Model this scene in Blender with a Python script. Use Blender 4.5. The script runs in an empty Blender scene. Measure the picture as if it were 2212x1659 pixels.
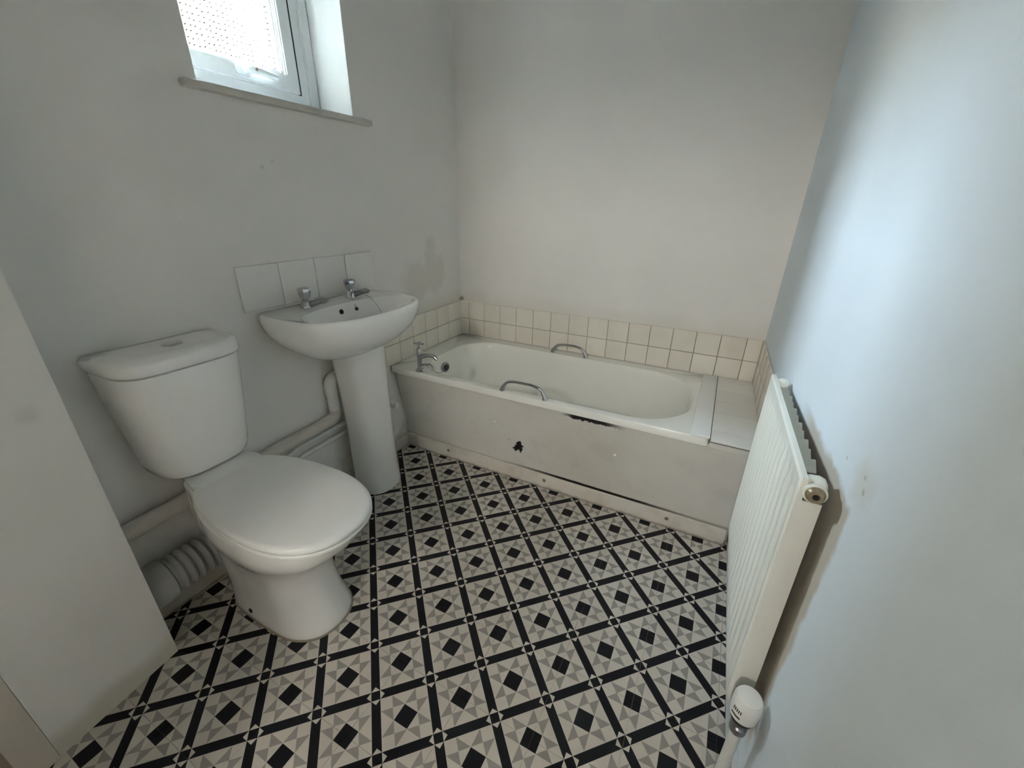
import bpy, bmesh, math, random
from mathutils import Vector, Matrix

sc = bpy.context.scene
COL = sc.collection
random.seed(7)

# ------------------------------------------------------------------ camera
F_PX = 893.6
YAW, PITCH, ROLL = -0.45999, -0.41238, 0.018845
CAM = Vector((1.41814, -2.13174, 1.25758))
fwd = Vector((math.sin(YAW) * math.cos(PITCH), math.cos(YAW) * math.cos(PITCH), math.sin(PITCH)))
rt = Vector((math.cos(YAW), -math.sin(YAW), 0))
up = rt.cross(fwd)
r2 = rt * math.cos(ROLL) + up * math.sin(ROLL)
u2 = -rt * math.sin(ROLL) + up * math.cos(ROLL)
cam_data = bpy.data.cameras.new('camera')
cam = bpy.data.objects.new('camera', cam_data)
COL.objects.link(cam)
cam_data.sensor_width = 36.0
cam_data.lens = F_PX / 2212.0 * 36.0
cam_data.clip_start = 0.01
M = Matrix((r2, u2, -fwd)).transposed().to_4x4()
M.translation = CAM
cam.matrix_world = M
sc.camera = cam

# ------------------------------------------------------------------ sky, exposure
world = bpy.data.worlds.new('world')
sc.world = world
world.use_nodes = True
wn = world.node_tree.nodes
wn.clear()
wo = wn.new('ShaderNodeOutputWorld')
wb = wn.new('ShaderNodeBackground')
wb.inputs['Color'].default_value = (0.76, 0.92, 1.04, 1)      # even overcast sky
wb.inputs['Strength'].default_value = 10.0
world.node_tree.links.new(wb.outputs[0], wo.inputs[0])
sc.view_settings.view_transform = 'Standard'
sc.view_settings.look = 'None'
sc.view_settings.gamma = 1.0
sc.view_settings.use_curve_mapping = False
sc.view_settings.exposure = 4.2
sc.cycles.use_denoising = True
sc.cycles.max_bounces = 7
sc.cycles.diffuse_bounces = 6
sc.cycles.glossy_bounces = 3
sc.cycles.use_adaptive_sampling = True
sc.cycles.adaptive_threshold = 0.02
sc.cycles.transparent_max_bounces = 12
sc.cycles.sample_clamp_indirect = 8.0

# sampling portal in the window opening (gives no light of its own)
pl = bpy.data.lights.new('window_portal', 'AREA')
pl.shape = 'RECTANGLE'; pl.size = 0.60; pl.size_y = 0.66
pl.cycles.is_portal = True
plo = bpy.data.objects.new('window_portal', pl)
plo.matrix_world = Matrix.Translation((-0.24, -1.0, 1.86)) @ Matrix.Rotation(math.radians(-90), 4, 'Y') @ Matrix.Rotation(math.radians(90), 4, 'Z')
COL.objects.link(plo)

# ------------------------------------------------------------------ material helpers
class Nodes:
    def __init__(s, name):
        s.mat = bpy.data.materials.new(name)
        s.mat.use_nodes = True
        s.t = s.mat.node_tree
        s.n = s.t.nodes
        s.bsdf = s.n['Principled BSDF']
    def link(s, a, b): s.t.links.new(a, b)
    def put(s, sock, v):
        if isinstance(v, bpy.types.NodeSocket): s.link(v, sock)
        elif isinstance(v, (tuple, list)) and len(v) == 3 and sock.type == 'RGBA': sock.default_value = (*v, 1)
        else: sock.default_value = v
    def m(s, op, a, b=0.0, c=0.0):
        nd = s.n.new('ShaderNodeMath'); nd.operation = op
        s.put(nd.inputs[0], a); s.put(nd.inputs[1], b); s.put(nd.inputs[2], c)
        return nd.outputs[0]
    def pos(s):
        nd = s.n.new('ShaderNodeNewGeometry'); sp = s.n.new('ShaderNodeSeparateXYZ')
        s.link(nd.outputs['Position'], sp.inputs[0])
        return nd.outputs['Position'], sp.outputs[0], sp.outputs[1], sp.outputs[2]
    def noise(s, vec, scale, detail=3.0, rough=0.5):
        nd = s.n.new('ShaderNodeTexNoise')
        s.link(vec, nd.inputs['Vector'])
        nd.inputs['Scale'].default_value = scale; nd.inputs['Detail'].default_value = detail
        nd.inputs['Roughness'].default_value = rough
        return nd.outputs['Fac']
    def ramp(s, f, a, b):                       # smooth step from a to b
        nd = s.n.new('ShaderNodeMapRange'); nd.interpolation_type = 'SMOOTHSTEP'
        s.put(nd.inputs['Value'], f); nd.inputs['From Min'].default_value = a; nd.inputs['From Max'].default_value = b
        return nd.outputs['Result']
    def mix(s, f, a, b):
        nd = s.n.new('ShaderNodeMix'); nd.data_type = 'RGBA'
        s.put(nd.inputs[0], f); s.put(nd.inputs[6], a); s.put(nd.inputs[7], b)
        return nd.outputs[2]
    def bump(s, h, strength, dist=0.001):
        nd = s.n.new('ShaderNodeBump'); nd.inputs['Strength'].default_value = strength
        nd.inputs['Distance'].default_value = dist
        s.link(h, nd.inputs['Height']); s.link(nd.outputs[0], s.bsdf.inputs['Normal'])
    def blob(s, vec, c, r, soft, wob=0.0, wscale=20.0):      # soft-edged stain centred on a place
        v = s.n.new('ShaderNodeVectorMath'); v.operation = 'DISTANCE'
        s.link(vec, v.inputs[0]); v.inputs[1].default_value = c
        d = v.outputs['Value']
        if wob: d = s.m('ADD', d, s.m('MULTIPLY', s.m('SUBTRACT', s.noise(vec, wscale), 0.5), wob))
        return s.m('SUBTRACT', 1.0, s.ramp(d, r - soft, r + soft))
    def fin(s, col, rough=0.5, metallic=0.0, coat=0.0, spec=0.5):
        s.put(s.bsdf.inputs['Base Color'], col); s.put(s.bsdf.inputs['Roughness'], rough)
        s.bsdf.inputs['Metallic'].default_value = metallic
        s.bsdf.inputs['Coat Weight'].default_value = coat
        s.bsdf.inputs['Specular IOR Level'].default_value = spec
        return s.mat

def simple(name, col, rough=0.5, metallic=0.0, coat=0.0, var=0.06, scale=30.0, bump=0.0):
    k = Nodes(name); P, x, y, z = k.pos()
    f = k.noise(P, scale, 4)
    c = k.mix(f, tuple(v * (1 - var) for v in col), tuple(min(1, v * (1 + var)) for v in col))
    if bump: k.bump(k.noise(P, scale * 4, 4), bump)
    return k.fin(c, rough, metallic, coat)

def plaster(name, col, extra=None):
    k = Nodes(name); P, x, y, z = k.pos()
    f = k.noise(P, 2.2, 5, 0.6)
    c = k.mix(k.ramp(f, 0.3, 0.7), tuple(v * 0.98 for v in col), tuple(v * 1.012 for v in col))
    if extra: c = extra(k, P, x, y, z, c)
    k.bump(k.m('ADD', k.noise(P, 55, 4), k.m('MULTIPLY', k.noise(P, 7, 3), 1.5)), 0.10, 0.004)
    return k.fin(c, 0.75, spec=0.3)

CREAM = (0.785, 0.765, 0.73)

def left_extra(k, P, x, y, z, c):
    # bare, discoloured plaster beside the basin and a few scuffs under the window
    s1 = k.blob(P, (0, -0.40, 0.875), 0.105, 0.035, 0.10, 14)
    s2 = k.blob(P, (0, -0.26, 0.90), 0.10, 0.03, 0.10, 14)
    s3 = k.blob(P, (0, -0.275, 1.045), 0.042, 0.02, 0.05, 18)
    s4 = k.blob(P, (0, -0.285, 0.985), 0.045, 0.02, 0.05, 18)
    s = k.m('MAXIMUM', k.m('MAXIMUM', s1, s2), k.m('MAXIMUM', s3, s4))
    c = k.mix(k.m('MULTIPLY', s, 0.38), c, (0.58, 0.52, 0.46))
    for cy, cz, r in ((-1.140, 1.352, 0.006), (-1.100, 1.372, 0.006)):
        c = k.mix(k.m('MULTIPLY', k.blob(P, (0, cy, cz), r, 0.004, 0.012, 60), 0.3), c, (0.35, 0.34, 0.30))
    # yellowed strip above the bath tiles and grime low on the wall
    band = k.m('MULTIPLY', k.ramp(y, -0.75, -0.55), k.m('SUBTRACT', 1.0, k.ramp(z, 0.70, 0.80)))
    c = k.mix(k.m('MULTIPLY', band, 0.35), c, (0.58, 0.52, 0.40))
    low = k.m('MULTIPLY', k.m('SUBTRACT', 1.0, k.ramp(z, 0.08, 0.22)), k.ramp(k.noise(P, 16, 4), 0.4, 0.65))
    c = k.mix(k.m('MULTIPLY', low, 0.5), c, (0.33, 0.28, 0.19))
    # black mould where the tiles meet the corner
    mo = k.blob(P, (0, -0.004, 0.714), 0.013, 0.006, 0.03, 90)
    return k.mix(k.m('MULTIPLY', mo, 0.8), c, (0.22, 0.19, 0.13))

def back_extra(k, P, x, y, z, c):
    band = k.m('SUBTRACT', 1.0, k.ramp(k.m('ADD', z, k.m('MULTIPLY', k.noise(P, 6, 3), 0.08)), 0.72, 0.84))
    c = k.mix(k.m('MULTIPLY', band, 0.4), c, (0.60, 0.54, 0.43))
    mo = k.blob(P, (0.006, 0, 0.716), 0.015, 0.006, 0.03, 90)
    return k.mix(k.m('MULTIPLY', mo, 0.8), c, (0.22, 0.19, 0.13))

def right_extra(k, P, x, y, z, c):
    # unpainted old plaster left behind the radiator, with a ragged top edge
    n = k.m('MULTIPLY', k.m('SUBTRACT', k.noise(P, 14, 4), 0.5), 0.05)
    zz = k.m('ADD', z, n); yy = k.m('ADD', y, n)
    a = k.m('MULTIPLY', k.m('SUBTRACT', 1.0, k.ramp(zz, 0.812, 0.83)), k.ramp(yy, -1.435, -1.415))
    a = k.m('MULTIPLY', a, k.ramp(z, 0.12, 0.2))
    a = k.m('MULTIPLY', a, k.m('SUBTRACT', 1.0, k.ramp(y, -1.12, -0.95)))
    c = k.mix(k.m('MULTIPLY', a, 0.75), c, (0.46, 0.37, 0.26))
    f = k.blob(P, (1.667, -1.43, 0.87), 0.035, 0.025, 0.06, 25)
    c = k.mix(k.m('MULTIPLY', f, 0.4), c, (0.62, 0.58, 0.46))
    for cy, cz, r in ((-1.335, 0.868, 0.004), (-1.425, 0.885, 0.004), (-1.44, 0.868, 0.004)):
        c = k.mix(k.m('MULTIPLY', k.blob(P, (1.667, cy, cz), r, 0.003, 0.014, 70), 0.6), c, (0.36, 0.33, 0.27))
    return c

def nib_extra(k, P, x, y, z, c):
    n = k.m('MULTIPLY', k.m('SUBTRACT', k.noise(P, 9, 3), 0.5), 0.06)
    low = k.m('SUBTRACT', 1.0, k.ramp(k.m('ADD', z, n), 0.03, 0.09))
    c = k.mix(k.m('MULTIPLY', low, 0.5), c, (0.42, 0.36, 0.22))
    d = k.blob(P, (0.165, -1.90, 0.83), 0.02, 0.012, 0.02, 30)
    return k.mix(k.m('MULTIPLY', d, 0.2), c, (0.3, 0.3, 0.28))

MAT = {}
MAT['wall_left'] = plaster('plaster_left', CREAM, left_extra)
MAT['wall_back'] = plaster('plaster_back', CREAM, back_extra)
MAT['wall_right'] = plaster('plaster_right', (0.735, 0.795, 0.835), right_extra)
MAT['wall_near'] = plaster('plaster_near', CREAM, nib_extra)
MAT['plaster'] = plaster('plaster_plain', CREAM)
MAT['ceiling'] = plaster('ceiling_paint', (0.46, 0.455, 0.44))
MAT['upvc'] = simple('white_upvc', (0.70, 0.72, 0.72), 0.25, var=0.02)
MAT['gasket'] = simple('black_rubber', (0.01, 0.01, 0.012), 0.6)
MAT['reveal'] = simple('white_reveal_paint', (0.62, 0.63, 0.62), 0.6, var=0.03)
MAT['ceramic'] = simple('white_ceramic', (0.84, 0.835, 0.81), 0.12, coat=0.4, var=0.015)
MAT['seat'] = simple('white_seat_plastic', (0.79, 0.79, 0.765), 0.3, var=0.015)
MAT['enamel'] = simple('cream_enamel', (0.84, 0.83, 0.77), 0.16, coat=0.3, var=0.03, scale=8)
MAT['chrome'] = simple('chrome', (0.58, 0.58, 0.60), 0.08, 1.0, var=0.05)
MAT['dull_chrome'] = simple('dull_chrome', (0.34, 0.34, 0.35), 0.3, 1.0, var=0.25, scale=120)
MAT['black'] = simple('black_void', (0.006, 0.006, 0.006), 0.8)
MAT['rubber'] = simple('dark_rubber', (0.02, 0.02, 0.022), 0.45)
MAT['chain'] = simple('ball_chain_metal', (0.25, 0.25, 0.25), 0.35, 0.9)
MAT['radiator'] = simple('cream_radiator_enamel', (0.78, 0.775, 0.70), 0.35, var=0.03)
MAT['fin'] = simple('dusty_convector_steel', (0.40, 0.41, 0.355), 0.6, var=0.12, scale=40)
MAT['brass'] = simple('tarnished_brass', (0.30, 0.23, 0.15), 0.4, 0.6, var=0.4, scale=150)
MAT['valve'] = simple('yellowed_valve_plastic', (0.80, 0.79, 0.72), 0.4, var=0.06, scale=60)
MAT['pipe'] = simple('painted_pipe', (0.60, 0.555, 0.50), 0.5, var=0.1, scale=25, bump=0.3)
MAT['pipe_white'] = simple('white_painted_pipe', (0.72, 0.72, 0.68), 0.5, var=0.08, scale=60, bump=0.6)
MAT['soil'] = simple('grey_white_plastic', (0.36, 0.36, 0.345), 0.7, var=0.1)
MAT['trim_strip'] = simple('white_plastic_trim', (0.80, 0.80, 0.78), 0.25, var=0.02)
MAT['sill'] = simple('grimy_sill_paint', (0.62, 0.595, 0.55), 0.7, var=0.15, scale=25)
MAT['grout'] = simple('dirty_grout', (0.27, 0.235, 0.18), 0.9, var=0.35, scale=22)
MAT['mould'] = simple('mould_black_sealant', (0.10, 0.09, 0.075), 0.8, var=0.7, scale=40)
MAT['brick'] = simple('pale_brick', (0.55, 0.46, 0.36), 0.9, var=0.2, scale=6)
MAT['dark_render'] = simple('weathered_dark_render', (0.10, 0.095, 0.09), 0.95, var=0.2, scale=3)
MAT['grass'] = simple('yard_paving', (0.22, 0.21, 0.19), 0.95, var=0.3, scale=4)
MAT['frame_paint'] = simple('aged_cream_gloss', (0.60, 0.53, 0.46), 0.5, var=0.1, scale=10)
MAT['door'] = simple('brown_stained_door', (0.30, 0.235, 0.19), 0.5, var=0.15, scale=10)
MAT['screw'] = simple('white_screw_cap', (0.8, 0.8, 0.77), 0.4)

def tile_mat(name, col, mould):
    k = Nodes(name); P, x, y, z = k.pos()
    oi = k.n.new('ShaderNodeObjectInfo')
    c = k.mix(oi.outputs['Random'], tuple(v * 0.96 for v in col), tuple(v * 1.03 for v in col))
    c = k.mix(k.m('MULTIPLY', k.ramp(k.noise(P, 5, 4), 0.45, 0.7), mould), c, tuple(v * w for v, w in zip(col, (0.86, 0.82, 0.74))))
    k.bump(k.noise(P, 14, 2), 0.06, 0.004)
    return k.fin(c, 0.22, coat=0.2)
MAT['tile'] = tile_mat('beige_wall_tile', (0.79, 0.745, 0.66), 0.35)
MAT['tile_white'] = tile_mat('white_wall_tile', (0.79, 0.78, 0.745), 0.05)
MAT['tile_shelf'] = tile_mat('pale_shelf_tile', (0.76, 0.74, 0.69), 0.25)

def panel_mat():
    k = Nodes('painted_bath_panel'); P, x, y, z = k.pos()
    base = (0.72, 0.70, 0.65)
    c = k.mix(k.ramp(k.noise(P, 5, 5, 0.6), 0.35, 0.7), base, (0.68, 0.655, 0.60))
    c = k.mix(k.m('MULTIPLY', k.ramp(k.noise(P, 9, 4), 0.52, 0.72), 0.22), c, (0.48, 0.455, 0.415))
    # yellow water staining towards the lower middle
    ye = k.blob(P, (1.02, -0.62, 0.26), 0.16, 0.1, 0.2, 8)
    c = k.mix(k.m('MULTIPLY', ye, 0.2), c, (0.45, 0.40, 0.27))
    # black mould running along under the bath lip
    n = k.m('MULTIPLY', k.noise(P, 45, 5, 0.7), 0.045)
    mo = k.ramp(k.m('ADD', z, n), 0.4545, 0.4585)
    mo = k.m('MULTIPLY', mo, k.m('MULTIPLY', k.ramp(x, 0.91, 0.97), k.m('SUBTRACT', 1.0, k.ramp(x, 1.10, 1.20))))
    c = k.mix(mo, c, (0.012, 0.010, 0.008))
    gp = k.m('SUBTRACT', 1.0, k.ramp(k.m('ADD', z, k.m('MULTIPLY', n, -0.12)), 0.0775, 0.0805))  # dark gap above the skirting, its shade painted into the panel colour
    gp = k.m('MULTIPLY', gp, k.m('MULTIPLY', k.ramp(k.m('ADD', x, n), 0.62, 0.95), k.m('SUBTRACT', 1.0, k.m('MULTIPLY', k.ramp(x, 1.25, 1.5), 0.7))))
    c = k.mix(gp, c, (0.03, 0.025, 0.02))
    k.bump(k.noise(P, 40, 4), 0.2, 0.002)
    return k.fin(c, 0.55)
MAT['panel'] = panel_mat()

def skirt_mat():
    k = Nodes('grubby_cream_gloss'); P, x, y, z = k.pos()
    c = k.mix(k.ramp(k.noise(P, 12, 5), 0.35, 0.75), (0.66, 0.625, 0.555), (0.575, 0.52, 0.44))
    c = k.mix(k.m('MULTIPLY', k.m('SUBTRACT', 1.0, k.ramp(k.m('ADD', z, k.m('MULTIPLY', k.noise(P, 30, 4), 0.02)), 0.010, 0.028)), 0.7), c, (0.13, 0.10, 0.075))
    for cx, cz in ((0.29, 0.045), (0.84, 0.045), (1.40, 0.045)):
        c = k.mix(k.blob(P, (cx, -0.596, cz), 0.010, 0.003, 0.01, 60), c, (0.16, 0.11, 0.08))
    return k.fin(c, 0.45)
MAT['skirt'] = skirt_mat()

# printed vinyl: geometric victorian pattern on a 150 mm grid turned 45 degrees
PITCH_T = 0.1500
TH = -0.0048
GX0, GY0 = 0.78567, -1.23981
CT, SN = math.cos(math.pi / 4 + TH), math.sin(math.pi / 4 + TH)
def vinyl():
    k = Nodes('printed_vinyl_tile'); P, x, y, z = k.pos()
    dx = k.m('SUBTRACT', x, GX0); dy = k.m('SUBTRACT', y, GY0)
    i = k.m('DIVIDE', k.m('ADD', k.m('MULTIPLY', dx, CT), k.m('MULTIPLY', dy, SN)), PITCH_T)
    j = k.m('DIVIDE', k.m('SUBTRACT', k.m('MULTIPLY', dx, SN), k.m('MULTIPLY', dy, CT)), PITCH_T)
    W = 0.158
    A0 = k.m('ABSOLUTE', k.m('SUBTRACT', k.m('FRACT', i), 0.5))      # 0 at cell centre, 0.5 on the band line
    B0 = k.m('ABSOLUTE', k.m('SUBTRACT', k.m('FRACT', j), 0.5))
    LT = k.m('LESS_THAN', 0, 0)
    band = k.m('MAXIMUM', k.m('GREATER_THAN', A0, 0.5 - W / 2), k.m('GREATER_THAN', B0, 0.5 - W / 2))
    a1 = k.m('SUBTRACT', 0.5, A0); b1 = k.m('SUBTRACT', 0.5, B0)
    star = k.m('LESS_THAN', k.m('ADD', a1, b1), W * 1.0)
    core = k.m('MULTIPLY', k.m('LESS_THAN', a1, W / 2), k.m('LESS_THAN', b1, W / 2))
    white = k.m('MULTIPLY', star, k.m('SUBTRACT', 1.0, core))
    A = k.m('DIVIDE', A0, 1 - W); B = k.m('DIVIDE', B0, 1 - W)        # interior units, edge at 0.5
    def tri(p, q):
        return k.m('MULTIPLY', k.m('MULTIPLY', k.m('LESS_THAN', p, 0.25), k.m('GREATER_THAN', q, 0.25)),
                   k.m('LESS_THAN', k.m('SUBTRACT', q, p), 0.25))
    grey = k.m('MAXIMUM', tri(A, B), tri(B, A))
    diam = k.m('LESS_THAN', k.m('ADD', A, B), 0.245)
    n1 = k.noise(P, 70, 4)
    n2 = k.noise(P, 6, 4)
    light = k.mix(n1, (0.54, 0.49, 0.425), (0.61, 0.56, 0.50))
    light = k.mix(k.m('MULTIPLY', k.ramp(n2, 0.45, 0.7), 0.5), light, (0.50, 0.44, 0.385))
    dark = k.mix(n1, (0.004, 0.004, 0.006), (0.009, 0.0085, 0.011))
    c = k.mix(grey, light, k.mix(n1, (0.275, 0.255, 0.225), (0.325, 0.30, 0.27)))
    c = k.mix(diam, c, dark)
    c = k.mix(band, c, dark)
    c = k.mix(k.m('MULTIPLY', band, white), c, light)
    return k.fin(c, 0.45, spec=0.28)
MAT['vinyl'] = vinyl()

def glass_mat():
    k = Nodes('stippled_obscure_glass'); P, x, y, z = k.pos()
    vo = k.n.new('ShaderNodeTexVoronoi'); vo.inputs['Scale'].default_value = 62.0
    vo.voronoi_dimensions = '2D'; vo.inputs['Randomness'].default_value = 0.35
    cb = k.n.new('ShaderNodeCombineXYZ'); k.link(y, cb.inputs[0]); k.link(z, cb.inputs[1])
    k.link(cb.outputs[0], vo.inputs['Vector'])
    d = k.ramp(vo.outputs['Distance'], 0.13, 0.20)
    c = k.mix(d, (0.0043, 0.0040, 0.0036), (0.97, 0.98, 0.98))      # raised stipples throw the sky aside
    tr = k.n.new('ShaderNodeBsdfTransparent'); k.link(c, tr.inputs[0])
    gl = k.n.new('ShaderNodeBsdfGlossy'); gl.inputs['Roughness'].default_value = 0.25
    bm = k.n.new('ShaderNodeBump'); bm.inputs['Strength'].default_value = 0.5; bm.inputs['Distance'].default_value = 0.002
    k.link(vo.outputs['Distance'], bm.inputs['Height']); k.link(bm.outputs[0], gl.inputs['Normal'])
    mx = k.n.new('ShaderNodeMixShader'); mx.inputs[0].default_value = 0.06
    k.link(tr.outputs[0], mx.inputs[1]); k.link(gl.outputs[0], mx.inputs[2])
    k.link(mx.outputs[0], k.n['Material Output'].inputs['Surface'])
    return k.mat
MAT['glass'] = glass_mat()

def trv_mat():
    # white valve head; flat print: a row of little strokes and a bar
    k = Nodes('valve_head_print'); P, x, y, z = k.pos()
    return k.fin((0.82, 0.81, 0.76), 0.4)
MAT['valve_head'] = trv_mat()

# ------------------------------------------------------------------ mesh helpers
def obj(name, bm, mat, parent=None, smooth=None, loc=None):
    me = bpy.data.meshes.new(name)
    bmesh.ops.recalc_face_normals(bm, faces=bm.faces[:])
    bm.to_mesh(me); bm.free()
    me.materials.append(MAT[mat])
    if smooth is not None:
        me.shade_smooth(); me.set_sharp_from_angle(angle=math.radians(smooth))
    o = bpy.data.objects.new(name, me)
    COL.objects.link(o)
    if parent is not None: attach(o, parent)
    if loc: o.location = loc
    return o

def attach(o, parent):
    o.parent = parent
    o.matrix_parent_inverse = parent.matrix_world.inverted()

def thing(name, label, cat, loc=(0, 0, 0), group=None):
    o = bpy.data.objects.new(name, None)
    o.empty_display_size = 0.05
    o.matrix_world = Matrix.Translation(loc)
    COL.objects.link(o)
    o['label'] = label; o['category'] = cat
    if group: o['group'] = group
    return o

def tag(o, label, cat, group=None):
    o['label'] = label; o['category'] = cat
    if group: o['group'] = group
    return o

def struct(o, label=None, cat=None):
    o['kind'] = 'structure'
    if label: o['label'] = label
    if cat: o['category'] = cat
    return o

def add_box(bm, x0, x1, y0, y1, z0, z1):
    v = [bm.verts.new((x, y, z)) for x in (x0, x1) for y in (y0, y1) for z in (z0, z1)]
    for f in ((0, 1, 3, 2), (4, 6, 7, 5), (0, 4, 5, 1), (2, 3, 7, 6), (0, 2, 6, 4), (1, 5, 7, 3)):
        bm.faces.new([v[q] for q in f])
    return v

def box(name, x0, x1, y0, y1, z0, z1, mat, parent=None, bevel=0.0, seg=2):
    bm = bmesh.new(); add_box(bm, x0, x1, y0, y1, z0, z1)
    if bevel:
        bmesh.ops.bevel(bm, geom=bm.edges[:], offset=bevel, segments=seg, affect='EDGES', profile=0.5)
    return obj(name, bm, mat, parent, 40 if bevel else None)

def add_loft(bm, rings, cap0=True, cap1=True, closed=True):
    R = [[bm.verts.new(p) for p in r] for r in rings]
    n = len(R[0])
    for a, b in zip(R, R[1:]):
        for q in range(n if closed else n - 1):
            bm.faces.new((a[q], a[(q + 1) % n], b[(q + 1) % n], b[q]))
    if cap0: bm.faces.new(list(reversed(R[0])))
    if cap1: bm.faces.new(R[-1])
    return R

def loft(name, rings, mat, parent=None, smooth=40, cap0=True, cap1=True):
    bm = bmesh.new(); add_loft(bm, rings, cap0, cap1)
    return obj(name, bm, mat, parent, smooth)

def sgnpow(v, e): return math.copysign(abs(v) ** e, v)

def dring(x0, depth, yc, hw, z, n=3.2, N=72):
    """D-shaped outline: straight back on x0, bowed front at x0 + depth."""
    out = []
    for q in range(N):
        t = 2 * math.pi * q / N
        c, s = math.cos(t), math.sin(t)
        out.append((x0 + (depth * abs(c) ** (2 / n) if c > 0 else 0.0), yc + hw * sgnpow(s, 2 / n), z))
    return out

def ering(cx, cy, ax, ay, z, n=2.0, N=72):
    return [(cx + ax * sgnpow(math.cos(2 * math.pi * q / N), 2 / n), cy + ay * sgnpow(math.sin(2 * math.pi * q / N), 2 / n), z) for q in range(N)]

def frames(path):
    P = [Vector(p) for p in path]
    T = []
    for q in range(len(P)):
        a = P[max(q - 1, 0)]; b = P[min(q + 1, len(P) - 1)]
        T.append((b - a).normalized())
    ref = Vector((0, 0, 1)) if abs(T[0].z) < 0.9 else Vector((1, 0, 0))
    nrm = (ref - T[0] * ref.dot(T[0])).normalized()
    out = []
    for p, t in zip(P, T):
        nrm = (nrm - t * nrm.dot(t)).normalized()
        out.append((p, nrm, t.cross(nrm)))
    return out

def add_tube(bm, path, rad, N=14, caps=True):
    if not isinstance(rad, (list, tuple)): rad = [rad] * len(path)
    rings = []
    for (p, a, b), r in zip(frames(path), rad):
        rings.append([p + a * (r * math.cos(2 * math.pi * q / N)) + b * (r * math.sin(2 * math.pi * q / N)) for q in range(N)])
    add_loft(bm, rings, caps, caps)

def tube(name, path, rad, mat, parent=None, N=14, smooth=50):
    bm = bmesh.new(); add_tube(bm, path, rad, N)
    return obj(name, bm, mat, parent, smooth)

def smooth_path(pts, k=6):
    """Catmull-Rom through the points."""
    P = [Vector(p) for p in pts]; P = [2 * P[0] - P[1]] + P + [2 * P[-1] - P[-2]]
    out = []
    for q in range(1, len(P) - 2):
        for s in range(k):
            t = s / k
            p0, p1, p2, p3 = P[q - 1:q + 3]
            out.append(0.5 * ((2 * p1) + (p2 - p0) * t + (2 * p0 - 5 * p1 + 4 * p2 - p3) * t * t + (3 * p1 - p0 - 3 * p2 + p3) * t ** 3))
    out.append(P[-2])
    return [tuple(v) for v in out]

def lathe(name, base, axis, prof, mat, parent=None, N=28, smooth=35):
    """prof: (distance along axis, radius)."""
    base = Vector(base); axis = Vector(axis).normalized()
    ref = Vector((0, 0, 1)) if abs(axis.z) < 0.9 else Vector((1, 0, 0))
    a = (ref - axis * ref.dot(axis)).normalized(); b = axis.cross(a)
    rings = [[base + axis * h + a * (r * math.cos(2 * math.pi * q / N)) + b * (r * math.sin(2 * math.pi * q / N)) for q in range(N)] for h, r in prof]
    return loft(name, rings, mat, parent, smooth)

# ------------------------------------------------------------------ room shell
H = 2.70
YB = -2.80
TANR = 0.0178
def rx(y): return 1.643 - TANR * y                    # the right wall runs slightly out of square
WY0, WY1, WZ0, WZ1 = -1.286, -0.715, 1.548, 2.13      # window opening

floor = struct(box('floor', -0.02, 1.72, YB, 0.0, -0.06, -0.003, 'grout'), 'bare floor under black and cream vinyl tiles', 'floor')

bm = bmesh.new()
add_box(bm, -0.27, 0, YB, 0.1, 0, WZ0)
add_box(bm, -0.27, 0, YB, 0.1, WZ1, H)
add_box(bm, -0.27, 0, YB, WY0, WZ0, WZ1)
add_box(bm, -0.27, 0, WY1, 0.1, WZ0, WZ1)
wall_left = struct(obj('wall_left', bm, 'wall_left'), 'off-white plaster wall with the window', 'wall')
wall_back = struct(box('wall_back', 0.0, 1.75, 0.0, 0.12, 0, H, 'wall_back'), 'off-white plaster wall behind the bath', 'wall')
bm = bmesh.new()
v = add_box(bm, 0, 0.15, YB, 0.0, 0, H)
for q in v: q.co.x += rx(q.co.y)
wall_right = struct(obj('wall_right', bm, 'wall_right'), 'bluish white plaster wall with the radiator', 'wall')
DX0, DX1, DH = 0.80, 1.40, 2.02                       # made-up doorway behind the camera, lets fill light in from the landing
bm = bmesh.new()
add_box(bm, -0.1, DX0, YB - 0.12, YB, 0, H)
add_box(bm, DX1, 1.85, YB - 0.12, YB, 0, H)
add_box(bm, DX0, DX1, YB - 0.12, YB, DH, H)
wall_front = struct(obj('wall_front', bm, 'plaster'), 'plain off-white wall with a made-up open doorway', 'wall')
LY = YB - 1.35  # made-up landing, added to hold the fill lamp
bm = bmesh.new()
add_box(bm, -0.3, 2.05, LY - 0.1, LY, -0.06, H)
add_box(bm, -0.3, -0.2, LY, YB - 0.12, -0.06, H)
add_box(bm, 1.95, 2.05, LY, YB - 0.12, -0.06, H)
struct(obj('wall_landing_added', bm, 'door'), 'plain walls of the made-up landing around the fill lamp', 'wall')
struct(box('floor_landing_added', -0.3, 2.05, LY, YB, -0.06, -0.003, 'frame_paint'), 'floor of the made-up landing', 'floor')
struct(box('ceiling_landing_added', -0.3, 2.05, LY - 0.1, YB - 0.12, H, H + 0.1, 'ceiling'), 'ceiling of the made-up landing', 'ceiling')
ceil = struct(box('ceiling', -0.27, 1.85, YB - 0.12, 0.12, H, H + 0.1, 'ceiling'), 'plain white ceiling', 'ceiling')

# short return wall close to the camera on the left
bm = bmesh.new()
pts = [(0.0, -1.842), (0.165, -1.842), (0.201, -2.118), (0.0, -2.118)]
add_loft(bm, [[(x, y, 0) for x, y in pts], [(x, y, H) for x, y in pts]])
struct(obj('wall_near', bm, 'wall_near'), 'short return wall left of the toilet', 'wall')
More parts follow.
